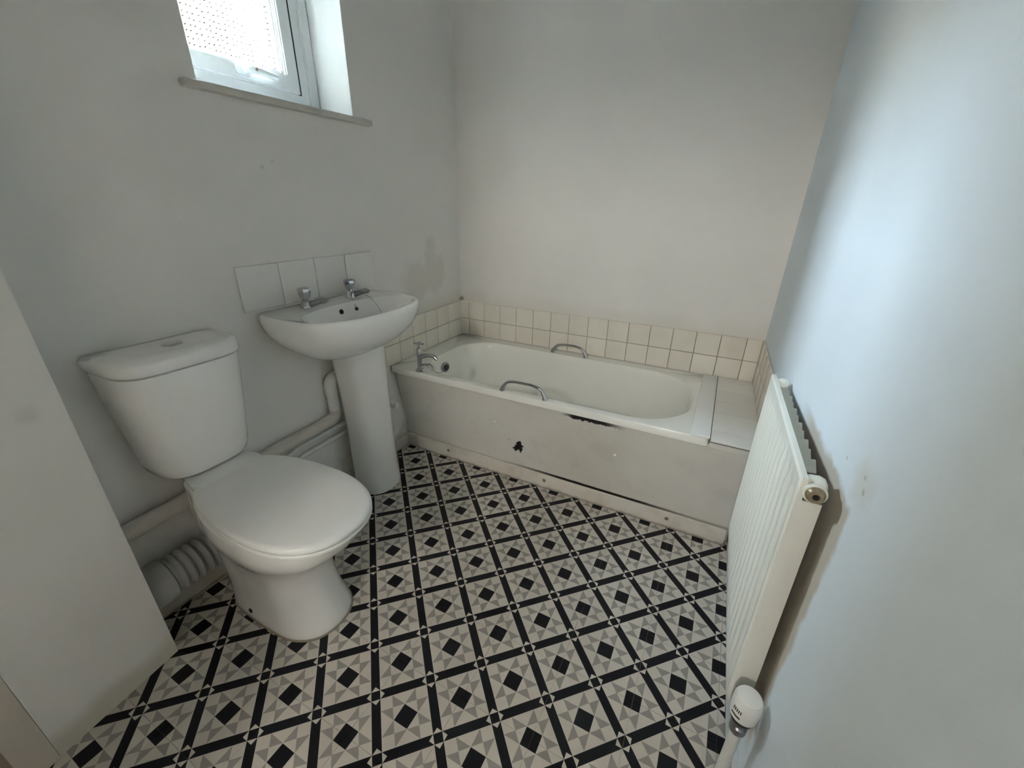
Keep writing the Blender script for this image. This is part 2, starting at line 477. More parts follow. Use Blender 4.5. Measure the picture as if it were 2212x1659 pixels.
# door lining and door edge beyond it
bm = bmesh.new()
pts = [(0.0, -2.1185), (0.203, -2.1185), (0.212, -2.176), (0.0, -2.176)]
add_loft(bm, [[(x, y, 0) for x, y in pts], [(x, y, 2.05) for x, y in pts]])
struct(obj('trim_1', bm, 'frame_paint'), 'worn cream door lining at the lower left', 'trim')
box_d = struct(box('door_1', 0.14, 0.19, -2.78, -2.177, 0.004, 2.03, 'door'), 'brown door edge at the lower left', 'door')

# vinyl tiles: square, set parallel to the walls, seams through the print
HT = PITCH_T / math.sqrt(2)
c0, s0 = math.cos(TH), math.sin(TH)
def clip(poly, f):
    out = []
    for q in range(len(poly)):
        a, b = poly[q], poly[(q + 1) % len(poly)]
        fa, fb = f(a), f(b)
        if fa >= 0: out.append(a)
        if (fa >= 0) != (fb >= 0):
            t = fa / (fa - fb); out.append((a[0] + (b[0] - a[0]) * t, a[1] + (b[1] - a[1]) * t))
    return out
g = 0.0004
for kx in range(-6, 7):
    for ky in range(-9, 5):
        xa, xb = 2 * kx * HT + g, (2 * kx + 2) * HT - g
        ya, yb = (2 * ky + 1) * HT + g, (2 * ky + 3) * HT - g
        poly = [(GX0 + a * c0 - b * s0, GY0 + a * s0 + b * c0) for a, b in ((xa, ya), (xb, ya), (xb, yb), (xa, yb))]
        for f in (lambda p: p[0] - 0.004, lambda p: rx(p[1]) - 0.002 - p[0], lambda p: -0.575 - p[1], lambda p: p[1] - YB - 0.002):
            if poly: poly = clip(poly, f)
        if len(poly) < 3: continue
        ar = sum(poly[q][0] * poly[(q + 1) % len(poly)][1] - poly[(q + 1) % len(poly)][0] * poly[q][1] for q in range(len(poly))) / 2
        if abs(ar) < 2e-5: continue
        bm = bmesh.new()
        add_loft(bm, [[(x, y, -0.003) for x, y in poly], [(x, y, 0.0) for x, y in poly]])
        obj('tile', bm, 'vinyl', floor)

# skirting boards
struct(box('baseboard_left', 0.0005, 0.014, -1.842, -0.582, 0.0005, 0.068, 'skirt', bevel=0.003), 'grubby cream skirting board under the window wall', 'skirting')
bm = bmesh.new()
v = add_box(bm, -0.013, -0.0005, -2.6, -0.60, 0.0005, 0.07)
for q in v: q.co.x += rx(q.co.y)
struct(obj('baseboard_right', bm, 'reveal'), 'white skirting board under the radiator wall', 'skirting')

# ------------------------------------------------------------------ wall tiles
T = 0.108; TX0 = 0.0598; TY0 = 0.0416
ZM = 0.5973; ZT = ZM + T; ZBOT = 0.4955
def tiles_on(parent, spans, rows, place, mat, gap=0.0013, thick=0.006):
    cache = {}
    for a, b in spans:
        for z0, z1 in rows:
            key = (round(b - a, 4), round(z1 - z0, 4))
            if key not in cache:
                bm = bmesh.new()
                w, h = b - a - 2 * gap, z1 - z0 - 2 * gap
                r = 0.0022
                R = [[(sx * (w / 2 - e), sy * (h / 2 - e), t) for sx, sy in ((-1, -1), (1, -1), (1, 1), (-1, 1))] for e, t in ((0, 0), (0, thick - 0.0018), (r * 0.4, thick - 0.0005), (r, thick))]
                add_loft(bm, R)
                o = obj('tile', bm, mat, None, 60)
                cache[key] = o.data
            else:
                o = bpy.data.objects.new('tile', cache[key]); COL.objects.link(o)
            o.matrix_world = place((a + b) / 2, (z0 + z1) / 2)
            attach(o, parent)
def frame_m(ex, ey, ez, loc):
    m = Matrix((ex, ey, ez)).transposed().to_4x4(); m.translation = loc; return m
rows = [(ZBOT, ZM), (ZM, ZT)]
xs = [0.0065] + [TX0 + k * T for k in range(15)] + [1.6365]
tiles_on(wall_back, list(zip(xs, xs[1:])), rows,
         lambda a, z: frame_m(Vector((1, 0, 0)), Vector((0, 0, 1)), Vector((0, -1, 0)), Vector((a, -0.002, z))), 'tile')
ys = [-0.0085] + [-TY0 - k * T for k in range(7)]
tiles_on(wall_left, [(b, a) for a, b in zip(ys, ys[1:])], rows,
         lambda a, z: frame_m(Vector((0, 1, 0)), Vector((0, 0, 1)), Vector((1, 0, 0)), Vector((0.002, a, z))), 'tile')
ys = [-0.0085] + [-0.108 - k * T for k in range(5)]
ang = math.atan(TANR)
tiles_on(wall_right, [(b, a) for a, b in zip(ys, ys[1:])], rows,
         lambda a, z: frame_m(Vector((math.sin(ang), -math.cos(ang), 0)), Vector((0, 0, 1)), Vector((-math.cos(ang), -math.sin(ang), 0)), Vector((rx(a) - 0.002, a, z))), 'tile')
# grout beds behind the bath tiles
for nm, b, par in (('grout', (0.0, 1.643, -0.0035, 0.0005, 0.4955, ZT - 0.002), wall_back), ('grout', (-0.0005, 0.0035, -0.688, -0.001, 0.4955, ZT - 0.002), wall_left)):
    box(nm, *b, 'grout', par)
box('corner_sealant', 0.0005, 0.0125, -0.0125, -0.0005, ZBOT, ZT + 0.002, 'trim_strip', wall_back, bevel=0.003)
# white splashback above the basin (four 150 mm tiles)
SY0, ST = -1.3107, 0.1501
sz1 = 1.1748 - 0.1224
tiles_on(wall_left, [(SY0 + k * ST, SY0 + (k + 1) * ST) for k in range(4)], [(sz1 - ST, sz1)],
         lambda a, z: frame_m(Vector((0, 1, 0)), Vector((0, 0, 1)), Vector((1, 0, 0)), Vector((0.001, a, z))), 'tile_white', gap=0.0011, thick=0.007)
box('grout', -0.0005, 0.0035, SY0 + 0.001, SY0 + 4 * ST - 0.001, sz1 - ST, sz1 - 0.001, 'pipe', wall_left)

# ------------------------------------------------------------------ window
win = thing('window_1', 'white uPVC window with stippled obscure glass', 'window', (-0.16, -1.0, WZ0))
win['kind'] = 'structure'
FX0, FX1 = -0.235, -0.165
def frame_ring(name, y0, y1, z0, z1, wdt, x0, x1, mat, parent, bev=0.004, left=None):
    """one rectangular frame of four mitred members"""
    bm = bmesh.new()
    o = [(y0, z0), (y1, z0), (y1, z1), (y0, z1)]
    wl = wdt if left is None else left
    i = [(y0 + wl, z0 + wdt), (y1 - wdt, z0 + wdt), (y1 - wdt, z1 - wdt), (y0 + wl, z1 - wdt)]
    fo = [bm.verts.new((x1, *p)) for p in o]; fi = [bm.verts.new((x1, *p)) for p in i]
    bo = [bm.verts.new((x0, *p)) for p in o]; bi = [bm.verts.new((x0, *p)) for p in i]
    for q in range(4):
        r = (q + 1) % 4
        bm.faces.new((fo[q], fo[r], fi[r], fi[q])); bm.faces.new((bo[r], bo[q], bi[q], bi[r]))
        bm.faces.new((fo[q], bo[q], bo[r], fo[r])); bm.faces.new((fi[r], bi[r], bi[q], fi[q]))
    if bev:
        ed = [e for e in bm.edges if abs(e.verts[0].co.x - x1) < 1e-6 and abs(e.verts[1].co.x - x1) < 1e-6]
        bmesh.ops.bevel(bm, geom=ed, offset=bev, segments=2, affect='EDGES')
    return obj(name, bm, mat, parent, 40)
frame_ring('window_frame', WY0 + 0.001, WY1 - 0.001, WZ0 + 0.001, WZ1 - 0.001, 0.086, FX0, FX1 - 0.014, 'upvc', win, left=0.042)
frame_ring('window_frame', WY0 + 0.001, WY1 - 0.001, WZ0 + 0.001, WZ1 - 0.001, 0.040, FX1 - 0.02, FX1 - 0.004, 'upvc', win)
sy0, sy1, s_z0, s_z1 = WY0 + 0.040, WY1 - 0.088, WZ0 + 0.076, WZ1 - 0.088
box('gasket', FX0 + 0.02, FX1 - 0.007, sy1 - 0.001, sy1 + 0.008, s_z0 - 0.002, s_z1 + 0.002, 'gasket', win)
box('gasket', FX0 + 0.02, FX1 - 0.007, sy0 - 0.0055, sy0 + 0.001, s_z0 - 0.002, s_z1 + 0.002, 'gasket', win)
frame_ring('sash', sy0, sy1, s_z0, s_z1, 0.052, FX0, FX1, 'upvc', win, 0.005)
frame_ring('glazing_bead', sy0 + 0.046, sy1 - 0.046, s_z0 + 0.046, s_z1 - 0.046, 0.016, FX0 + 0.01, FX1 - 0.012, 'upvc', win, 0.006)
box('pane', -0.209, -0.203, sy0 + 0.05, sy1 - 0.05, s_z0 + 0.05, s_z1 - 0.05, 'glass', win)
# cockspur handle on the bottom sash rail
hy, hz = -1.0, s_z0 + 0.026
hd = box('handle', FX1 - 0.001, FX1 + 0.012, hy - 0.052, hy - 0.004, hz - 0.013, hz + 0.013, 'upvc', win, bevel=0.006, seg=3)
bm = bmesh.new()
add_tube(bm, smooth_path([(FX1 + 0.014, hy - 0.028, hz), (FX1 + 0.030, hy - 0.018, hz + 0.004), (FX1 + 0.034, hy + 0.02, hz + 0.004), (FX1 + 0.031, hy + 0.08, hz - 0.001)], 5),
         [0.012] * 3 + [0.0125] * 5 + [0.011] * 4 + [0.010] * 3 + [0.008], 12)
lev = obj('lever', bm, 'upvc', hd, 50)
lathe('lock_hole', (FX1 + 0.0445, hy - 0.006, hz + 0.004), (1, 0, 0), [(0, 0.0045), (0.003, 0.0045)], 'brass', hd, 12)
# painted reveals (all four sides of the opening) and the sill board
bm = bmesh.new()
e = 0.0012
add_box(bm, FX1 - 0.004, -0.0006, WY1 - e, WY1 + 0.0004, WZ0, WZ1)
add_box(bm, FX1 - 0.004, -0.0006, WY0 - 0.0004, WY0 + e, WZ0, WZ1)
add_box(bm, FX1 - 0.004, -0.0006, WY0, WY1, WZ1 - e, WZ1 + 0.0004)
struct(obj('trim_2', bm, 'reveal'), 'white painted window reveal', 'trim')
sill = struct(box('trim_3', -0.165, 0.028, WY0 + 0.0015, WY1 - 0.0015, WZ0 - 0.001, WZ0 + 0.004, 'reveal'), 'painted window sill board', 'trim')
box('sill_nosing', 0.0005, 0.030, -1.334, -0.642, WZ0 - 0.016, WZ0 + 0.004, 'sill', sill, bevel=0.004)

# ------------------------------------------------------------------ outside the window
struct(box('ground_outside', -14, -0.28, -9, 12, -0.9, -0.8, 'grass'), 'yard outside the window', 'ground')
struct(box('wall_sky_block', -4.0, -0.28, -2.1, -1.85, -0.8, 7.5, 'dark_render'), 'wing wall made up outside the window to block sky', 'wall')  # added wall, keeps skylight off the corner end of the right wall
struct(box('wall_low_sky_block', -5.4, -5.0, -9.0, 9.0, -0.8, 2.95, 'brick'), 'pale brick wall made up opposite to block low sky', 'wall')  # added wall, its height set so only higher sky lights the room

struct(box('gable_sky_block', -4.98, -4.6, 0.0, 9.0, -0.8, 9.0, 'brick'), 'tall brick gable made up to block sideways sky', 'house')  # added gable, cuts skylight towards the camera end of the right wall

# added fill lamp on the made-up landing, shining in through the doorway
LX, LZ = 1.15, 2.24
lamp = thing('fill_lamp', 'round white fill lamp added on the made-up landing', 'lamp', (LX, LY, LZ))
lamp['kind'] = 'structure'
lathe('fill_lamp_base', (LX, LY + 0.0005, LZ), (0, 1, 0), [(0, 0.17), (0.02, 0.17), (0.03, 0.165)], 'upvc', lamp)
ll = bpy.data.lights.new('fill_light', 'AREA'); ll.shape = 'DISK'; ll.size = 0.30
ll.energy = 2.1; ll.color = (1.0, 0.97, 0.89)
llo = bpy.data.objects.new('fill_light', ll); COL.objects.link(llo)
llo.matrix_world = Matrix.Translation((LX, LY + 0.034, LZ)) @ Matrix.Rotation(math.radians(90), 4, 'X')

# ------------------------------------------------------------------ bath
RIM = 0.4945
BX1, BY0 = 1.484, -0.667
bath = thing('bathtub', 'cream enamel bathtub with grubby boxed-in side panel under the tiled back wall', 'bathtub', (0.74, -0.33, 0))
def rrect(x0, x1, y0, y1, r, z, N=0, rl=None):
    """rounded rectangle, 12 points per corner arc and 10 per side, always the same count"""
    out = []
    rl_ = r if rl is None else rl
    cs = [(x1 - r, y1 - r, r, 0), (x0 + rl_, y1 - rl_, rl_, 90), (x0 + rl_, y0 + rl_, rl_, 180), (x1 - r, y0 + r, r, 270)]
    for q, (cx, cy, rr, a0) in enumerate(cs):
        arc = [(cx + rr * math.cos(math.radians(a0 + 90 * t / 11)), cy + rr * math.sin(math.radians(a0 + 90 * t / 11))) for t in range(12)]
        out += arc
        nx, ny, nr, na = cs[(q + 1) % 4]
        p = arc[-1]; n_ = (nx + nr * math.cos(math.radians(na)), ny + nr * math.sin(math.radians(na)))
        out += [(p[0] + (n_[0] - p[0]) * t / 11, p[1] + (n_[1] - p[1]) * t / 11) for t in range(1, 11)]
    return [(x, y, z) for x, y in out]
IX0, IX1, IY0, IY1 = 0.125, 1.408, -0.628, -0.072
rings = [rrect(0.006, BX1, BY0 + 0.010, -0.006, 0.012, RIM - 0.030),
         rrect(0.006, BX1, BY0, -0.006, 0.014, RIM - 0.030),
         rrect(0.006, BX1, BY0, -0.006, 0.014, RIM - 0.007),
         rrect(0.006, BX1, BY0 + 0.003, -0.006, 0.014, RIM - 0.001),
         rrect(0.007, BX1, BY0 + 0.008, -0.007, 0.016, RIM),
         rrect(IX0, IX1, IY0, IY1, 0.24, RIM - 0.001, rl=0.20),
         rrect(IX0 + 0.008, IX1 - 0.008, IY0 + 0.006, IY1 - 0.006, 0.235, RIM - 0.008, rl=0.195),
         rrect(IX0 + 0.014, IX1 - 0.018, IY0 + 0.012, IY1 - 0.012, 0.23, RIM - 0.03, rl=0.19),
         rrect(IX0 + 0.035, IX1 - 0.075, IY0 + 0.035, IY1 - 0.035, 0.215, RIM - 0.16, rl=0.17),
         rrect(IX0 + 0.055, IX1 - 0.155, IY0 + 0.055, IY1 - 0.055, 0.20, RIM - 0.29, rl=0.16),
         rrect(IX0 + 0.08, IX1 - 0.22, IY0 + 0.08, IY1 - 0.08, 0.18, RIM - 0.345, rl=0.14),
         rrect(IX0 + 0.12, IX1 - 0.28, IY0 + 0.12, IY1 - 0.12, 0.15, RIM - 0.362, rl=0.12),
         rrect(IX0 + 0.3, IX1 - 0.5, IY0 + 0.25, IY1 - 0.25, 0.02, RIM - 0.368, rl=0.02)]
loft('tub', rings, 'enamel', bath, 40, cap0=False)
def grab(y, xa, xb, z=RIM):
    g_ = 0.0
    path = smooth_path([(xa, y, z), (xa + 0.008, y, z + 0.022), (xa + 0.026, y, z + 0.043), (xa + 0.06, y, z + 0.052),
                        ((xa + xb) / 2, y, z + 0.053), (xb - 0.06, y, z + 0.052), (xb - 0.026, y, z + 0.043), (xb - 0.008, y, z + 0.022), (xb, y, z)], 4)
    n = len(path)
    rad = [0.0065 + 0.0068 * max(0, 1 - min(q, n - 1 - q) / 7.0) for q in range(n)]
    return tube('grab_handle', path, rad, 'chrome', bath, 14)
grab(-0.650, 0.636, 0.842)
grab(-0.052, 0.640, 0.832)

# bath tap
TPX, TPY = 0.176, -0.640
tp = lathe('tap', (TPX, TPY, RIM - 0.001), (0, 0, 1), [(0, 0.024), (0.003, 0.025), (0.007, 0.022), (0.010, 0.014), (0.03, 0.0125), (0.06, 0.0125), (0.075, 0.0125), (0.082, 0.016), (0.09, 0.016), (0.096, 0.0155), (0.112, 0.014), (0.120, 0.010), (0.124, 0.005), (0.130, 0.0045), (0.136, 0.0045)], 'chrome', bath)
path = smooth_path([(TPX + 0.008, TPY, RIM + 0.074), (TPX + 0.045, TPY + 0.004, RIM + 0.086), (TPX + 0.075, TPY + 0.008, RIM + 0.086), (TPX + 0.096, TPY + 0.010, RIM + 0.072)], 6)
tube('spout', path, [0.011 - 0.002 * q / len(path) for q in range(len(path))], 'chrome', tp, 12)
bm = bmesh.new()
for a in (0.3, 0.3 + math.pi / 2):
    c, s = math.cos(a), math.sin(a)
    add_tube(bm, [(TPX - c * 0.026, TPY - s * 0.026, RIM + 0.139), (TPX - c * 0.02, TPY - s * 0.02, RIM + 0.139), (TPX + c * 0.02, TPY + s * 0.02, RIM + 0.139), (TPX + c * 0.026, TPY + s * 0.026, RIM + 0.139)], [0.003, 0.0048, 0.0048, 0.003], 10)
add_loft(bm, [ering(TPX, TPY, r, r, RIM + z, N=16) for z, r in ((0.132, 0.006), (0.137, 0.010), (0.143, 0.010), (0.147, 0.006))])
obj('cross_handle', bm, 'chrome', tp, 40)
# lever under the spout
tube('stay', [(TPX + 0.008, TPY - 0.01, RIM + 0.035), (TPX + 0.045, TPY - 0.014, RIM + 0.045), (TPX + 0.072, TPY - 0.016, RIM + 0.052), (TPX + 0.09, TPY - 0.018, RIM + 0.040)], [0.005, 0.005, 0.004, 0.003], 'chrome', tp, 10)
tube('stay', [(TPX + 0.046, TPY - 0.02, RIM + 0.03), (TPX + 0.058, TPY - 0.022, RIM + 0.004)], [0.0045, 0.0035], 'chrome', tp, 10)

# bath plug standing on edge at the rim, with its ball chain
plug = thing('bath_plug', 'round chrome and black bath plug with ball chain beside the bath tap', 'plug', (0.292, -0.596, RIM))
ax = Vector((0.97, -0.25, 0.0)).normalized()
pc = Vector((0.294, -0.597, RIM + 0.0262))
lathe('rim', pc - ax * 0.006, ax, [(0, 0.019), (0.002, 0.025), (0.008, 0.0255), (0.011, 0.022), (0.012, 0.016)], 'dull_chrome', plug)
lathe('rubber_washer', pc + ax * 0.0055, ax, [(0, 0.015), (0.004, 0.016), (0.008, 0.012), (0.009, 0.005)], 'rubber', plug)
def chain(name, pts, r, parent, step=0.004, mat='chain'):
    P = smooth_path(pts, 10)
    bm = bmesh.new()
    acc = 0.0; last = Vector(P[0]); put = [last.copy()]
    for p in P[1:]:
        p = Vector(p); acc += (p - last).length; last = p
        if acc >= step: put.append(p.copy()); acc = 0.0
    for p in put:
        bmesh.ops.create_icosphere(bm, subdivisions=1, radius=r, matrix=Matrix.Translation(p))
    add_tube(bm, P, r * 0.45, 6)
    return obj(name, bm, mat, parent, 60)
chain('chain', [(TPX + 0.02, TPY - 0.02, RIM + 0.045), (TPX + 0.05, TPY - 0.012, RIM + 0.042), (TPX + 0.068, TPY + 0.0, RIM + 0.018), (0.268, -0.628, RIM + 0.0035), (0.285, -0.61, RIM + 0.003)], 0.0021, plug)

# boxed end: white trim strip and tiled shelf between bath and right wall
SHZ = RIM + 0.0005
tag(box('edging_strip', 1.4205, 1.4865, -0.669, -0.0085, SHZ, SHZ + 0.0065, 'trim_strip', bevel=0.002), 'flat white edging strip between bath and tiled shelf', 'trim strip')
shelf = thing('tiled_shelf', 'pale tiled shelf at the right end of the bath', 'shelf', (1.56, -0.34, 0.3))
bm = bmesh.new()
v = add_box(bm, 1.488, 0, -0.674, -0.004, RIM - 0.026, RIM - 0.005)
for q in v:
    if q.co.x < 1: q.co.x = rx(q.co.y) - 0.004
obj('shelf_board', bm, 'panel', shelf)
bm = bmesh.new()
v = add_box(bm, 1.4885, 0, -0.680, -0.010, RIM - 0.0048, RIM + 0.0035)
for q in v:
    if q.co.x < 1: q.co.x = rx(q.co.y) - 0.008
obj('tile_bed', bm, 'mould', shelf)
yt = [-0.010, -0.06, -0.187, -0.315, -0.455, -0.597, -0.684]
for a, b in zip(yt, yt[1:]):
    bm = bmesh.new()
    R = []
    for e_, zz in ((0.0, 0.0), (0.0, 0.0052), (0.0012, 0.0065)):
        R.append([(1.4885 + e_, b + 0.0014 + e_, RIM + zz), (rx(b) - 0.007 - e_, b + 0.0014 + e_, RIM + zz), (rx(a) - 0.007 - e_, a - 0.0014 - e_, RIM + zz), (1.4885 + e_, a - 0.0014 - e_, RIM + zz)])
    add_loft(bm, R)
    obj('tile', bm, 'tile_shelf', shelf)

# bath front panel with a ragged hole, and its skirting
PY = -0.571; LEAN = 0.159                            # the panel leans in towards the floor
random.seed(3)
def ragged(cx, cz, r, n, amp, sq=1.0):
    return [(cx + (r * (1 + random.uniform(-amp, amp))) * math.cos(2 * math.pi * q / n), cz + sq * (r * (1 + random.uniform(-amp, amp))) * math.sin(2 * math.pi * q / n)) for q in range(n)]
def fill_plate(name, outer, holes, y0, y1, mat, parent):
    bm = bmesh.new()
    edges = []; loops = []
    for loop in [outer] + holes:
        vs = [bm.verts.new((p[0], y0, p[1])) for p in loop]
        loops.append(vs)
        edges += [bm.edges.new((vs[q], vs[(q + 1) % len(vs)])) for q in range(len(vs))]
    bmesh.ops.triangle_fill(bm, use_beauty=True, use_dissolve=False, edges=edges)
    ret = bmesh.ops.extrude_face_region(bm, geom=bm.faces[:])
    for v_ in ret['geom']:
        if isinstance(v_, bmesh.types.BMVert): v_.co.y = y1
    return obj(name, bm, mat, parent)
hole1 = [(0.664, 0.171), (0.670, 0.180), (0.679, 0.184), (0.678, 0.194), (0.688, 0.199), (0.686, 0.210), (0.695, 0.219), (0.706, 0.229), (0.717, 0.227), (0.716, 0.213), (0.722, 0.206), (0.729, 0.203), (0.726, 0.195), (0.718, 0.191), (0.724, 0.180), (0.717, 0.173), (0.711, 0.154), (0.706, 0.157), (0.704, 0.168), (0.697, 0.171), (0.690, 0.166), (0.685, 0.158), (0.678, 0.157), (0.674, 0.168)]
hole2 = [(0.645, 0.227), (0.652, 0.225), (0.660, 0.219), (0.657, 0.216), (0.649, 0.221)]
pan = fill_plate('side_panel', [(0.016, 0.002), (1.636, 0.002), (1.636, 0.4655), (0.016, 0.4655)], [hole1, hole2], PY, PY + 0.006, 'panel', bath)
for v_ in pan.data.vertices: v_.co.y -= LEAN * v_.co.z
pan['label'] = 'grubby painted panel with a ragged black hole'
vb = box('void_backing', 0.62, 0.76, PY + 0.012, PY + 0.016, 0.10, 0.28, 'black', pan)
for v_ in vb.data.vertices: v_.co.y -= LEAN * v_.co.z
for cx, cz in ((0.579, 0.307), (1.155, 0.297)):
    lathe('screw_cap', (cx, PY - LEAN * cz + 0.001, cz), (0, -1, 0), [(0, 0.0065), (0.003, 0.006), (0.005, 0.003)], 'screw', pan, 14)
bm = bmesh.new()
R = []
for q in range(25):
    x = 0.085 + (1.625 - 0.085) * q / 24
    gap_ = 0.0015 + 0.0045 * math.exp(-((x - 1.05) / 0.36) ** 2)
    y1 = PY - 0.0130 - gap_; y0 = -0.601
    R.append([(x, y0, 0.001), (x, y1, 0.001), (x, y1, 0.073), (x, y1 - 0.004, 0.076), (x, y0 + 0.002, 0.075), (x, y0, 0.071)])
add_loft(bm, R)
obj('skirting', bm, 'skirt', pan, 30)
eb = box('end_block', 0.0165, 0.083, -0.598, PY - 0.0135, 0.001, 0.075, 'pipe', pan, bevel=0.002)

# ------------------------------------------------------------------ wash basin
BYC = -1.012
basin = thing('wash_basin', 'white ceramic pedestal wash basin under the white splashback', 'basin', (0.0, BYC, 0.70))
ZR = 0.893
bx0 = 0.004
def bring(sc_, z, n=2.35, N=72, ins=0.0):
    '''basin outline: oval, widest about 0.19 m out, cut straight by the wall'''
    cx, af, ab, hw = 0.175, 0.205, 0.34, 0.287
    out = []
    for q in range(N):
        t = 2 * math.pi * q / N; c, s_ = math.cos(t), math.sin(t)
        a_ = af if c > 0 else ab
        x = cx * min(1, 0.4 + 0.6 * sc_) + (a_ * sc_ - ins) * sgnpow(c, 2 / n)
        out.append((max(x, bx0), BYC + (hw * sc_ - ins) * sgnpow(s_, 2 / n), z))
    return out
rings = [bring(0.34, 0.704), bring(0.45, 0.706), bring(0.56, 0.718), bring(0.68, 0.737), bring(0.79, 0.762), bring(0.885, 0.792), bring(0.95, 0.822), bring(0.987, 0.850), bring(1.0, 0.868),
         bring(1.0, 0.878), bring(0.992, 0.887), bring(0.975, 0.8925), bring(0.955, ZR)]
def bowl_ring(x0, x1, hw, z, n=2.6, N=72):
    cx, a = (x0 + x1) / 2, (x1 - x0) / 2
    return [(cx + a * sgnpow(math.cos(2 * math.pi * q / N), 2 / n), BYC + hw * sgnpow(math.sin(2 * math.pi * q / N), 2 / n), z) for q in range(N)]
rings += [bowl_ring(0.122, 0.348, 0.246, ZR - 0.003, 2.3), bowl_ring(0.127, 0.343, 0.240, ZR - 0.010, 2.3), bowl_ring(0.132, 0.337, 0.230, ZR - 0.032, 2.3),
          bowl_ring(0.142, 0.322, 0.195, ZR - 0.075, 2.3), bowl_ring(0.165, 0.295, 0.135, ZR - 0.108, 2.1), bowl_ring(0.20, 0.255, 0.04, ZR - 0.122, 2.0), bowl_ring(0.215, 0.24, 0.013, ZR - 0.124, 2.0)]
loft('bowl', rings, 'ceramic', basin, 45)
lathe('overflow', (0.1315, BYC - 0.012, ZR - 0.030), (1, 0, 0.25), [(0, 0.0095), (0.0015, 0.0095), (0.002, 0.008)], 'black', basin, 18)
lathe('waste', (0.2275, BYC, ZR - 0.1245), (0, 0, 1), [(0, 0.02), (0.002, 0.02), (0.003, 0.015)], 'chrome', basin, 20)
tube('sealant', [(0.010, BYC - 0.235, ZR - 0.004), (0.010, BYC, ZR - 0.003), (0.010, BYC + 0.235, ZR - 0.004)], 0.004, 'grout', basin, 8)

def basin_tap(y, swing):
    X = 0.066
    d = Vector((math.cos(swing), math.sin(swing), 0))
    b = lathe('tap', (X, y, ZR - 0.001), (0, 0, 1), [(0, 0.0225), (0.003, 0.0225), (0.006, 0.0205), (0.018, 0.0175), (0.024, 0.0145), (0.028, 0.0095), (0.034, 0.0095)], 'chrome', basin)
    p = Vector((X, y, ZR))
    path = smooth_path([p + d * 0.004 + Vector((0, 0, 0.010)), p + d * 0.026 + Vector((0, 0, 0.014)), p + d * 0.048 + Vector((0, 0, 0.022)), p + d * 0.066 + Vector((0, 0, 0.025)), p + d * 0.074 + Vector((0, 0, 0.019))], 5)
    n = len(path)
    tube('spout', path, [0.0125 - 0.004 * q / n for q in range(n)], 'dull_chrome', b, 14)
    # faceted flaring head
    rings = [ering(X, y, r, r, ZR + z, N=8) for z, r in ((0.030, 0.013), (0.033, 0.017), (0.048, 0.0222), (0.062, 0.0235), (0.068, 0.0215), (0.071, 0.018))]
    loft('tap_head', rings, 'chrome', b, 25)
    return b
basin_tap(-1.120, 0.50)
basin_tap(-0.906, 0.50)

bplug = thing('basin_plug', 'small basin plug hanging on a thin chain from the right basin tap', 'plug', (0.15, -0.93, ZR - 0.02))
chain('chain', [(0.098, -0.893, ZR + 0.012), (0.118, -0.880, ZR + 0.010), (0.150, -0.872, ZR - 0.012), (0.185, -0.876, ZR - 0.045), (0.205, -0.885, ZR - 0.068)], 0.0016, bplug, 0.0034)
chain('chain', [(0.085, -0.925, ZR + 0.004), (0.110, -0.945, ZR + 0.001), (0.128, -0.952, ZR - 0.012), (0.136, -0.955, ZR - 0.025)], 0.0016, bplug, 0.0034)
lathe('stopper', (0.137, -0.955, ZR - 0.033), (0.9, 0, 0.4), [(0, 0.004), (0.002, 0.007), (0.006, 0.007), (0.008, 0.004)], 'rubber', bplug, 14)
lathe('stopper', (0.208, -0.900, ZR - 0.082), (0.3, 0, 1), [(0, 0.014), (0.003, 0.016), (0.007, 0.013), (0.009, 0.004)], 'rubber', bplug, 18)

# pedestal
PEX, PEY = 0.098, -0.930
def pring(z, rx_, ry_, dx=0.0):
    return [(max(x, 0.064), y, z_) for x, y, z_ in ering(PEX + dx, PEY + dy_at(z), rx_, ry_, z, 2.4, 48)]
def dy_at(z): return -0.012 * z / 0.703
rings = [pring(0.0005, 0.104, 0.102), pring(0.012, 0.106, 0.104), pring(0.03, 0.104, 0.102), pring(0.10, 0.099, 0.099), pring(0.30, 0.095, 0.099), pring(0.5, 0.095, 0.104), pring(0.62, 0.096, 0.110), pring(0.7030, 0.097, 0.115)]
tag(loft('basin_pedestal', rings, 'ceramic', None, 45), 'tapered white ceramic column holding up the wash basin', 'pedestal')

# ------------------------------------------------------------------ toilet
WY = -1.580
wc = thing('toilet', 'white close-coupled toilet with its lid down beside the return wall', 'toilet', (0.3, WY, 0))
def egg(x0, x1, hw, z, nb=2.6, nf=2.1, cxf=0.42, N=64):
    """pan section: front half and back half meet at the widest line"""
    cx = x0 + (x1 - x0) * (1 - cxf)
    out = []
    for q in range(N):
        t = 2 * math.pi * q / N; c, s = math.cos(t), math.sin(t)
        n = nf if c > 0 else nb
        a = (x1 - cx) if c > 0 else (cx - x0)
        out.append((cx + a * sgnpow(c, 2 / n), WY + hw * sgnpow(s, 2 / n), z))
    return out
prof_pan = [(0.0, 0.0), (0.0, 0.30), (0.003, 0.48), (0.08, 0.56), (0.16, 0.66), (0.24, 0.79), (0.36, 0.92), (0.48, 0.985), (0.60, 1.0), (0.70, 0.985), (0.80, 0.91), (0.88, 0.79), (0.945, 0.60), (0.985, 0.33), (1.0, 0.0)]
prof_ft = [(0.0, 0.0), (0.0, 0.45), (0.01, 0.80), (0.05, 0.92), (0.18, 0.97), (0.30, 0.985), (0.42, 1.0), (0.52, 1.0), (0.62, 0.99), (0.72, 0.96), (0.80, 0.89), (0.88, 0.755), (0.945, 0.56), (0.985, 0.30), (1.0, 0.0)]
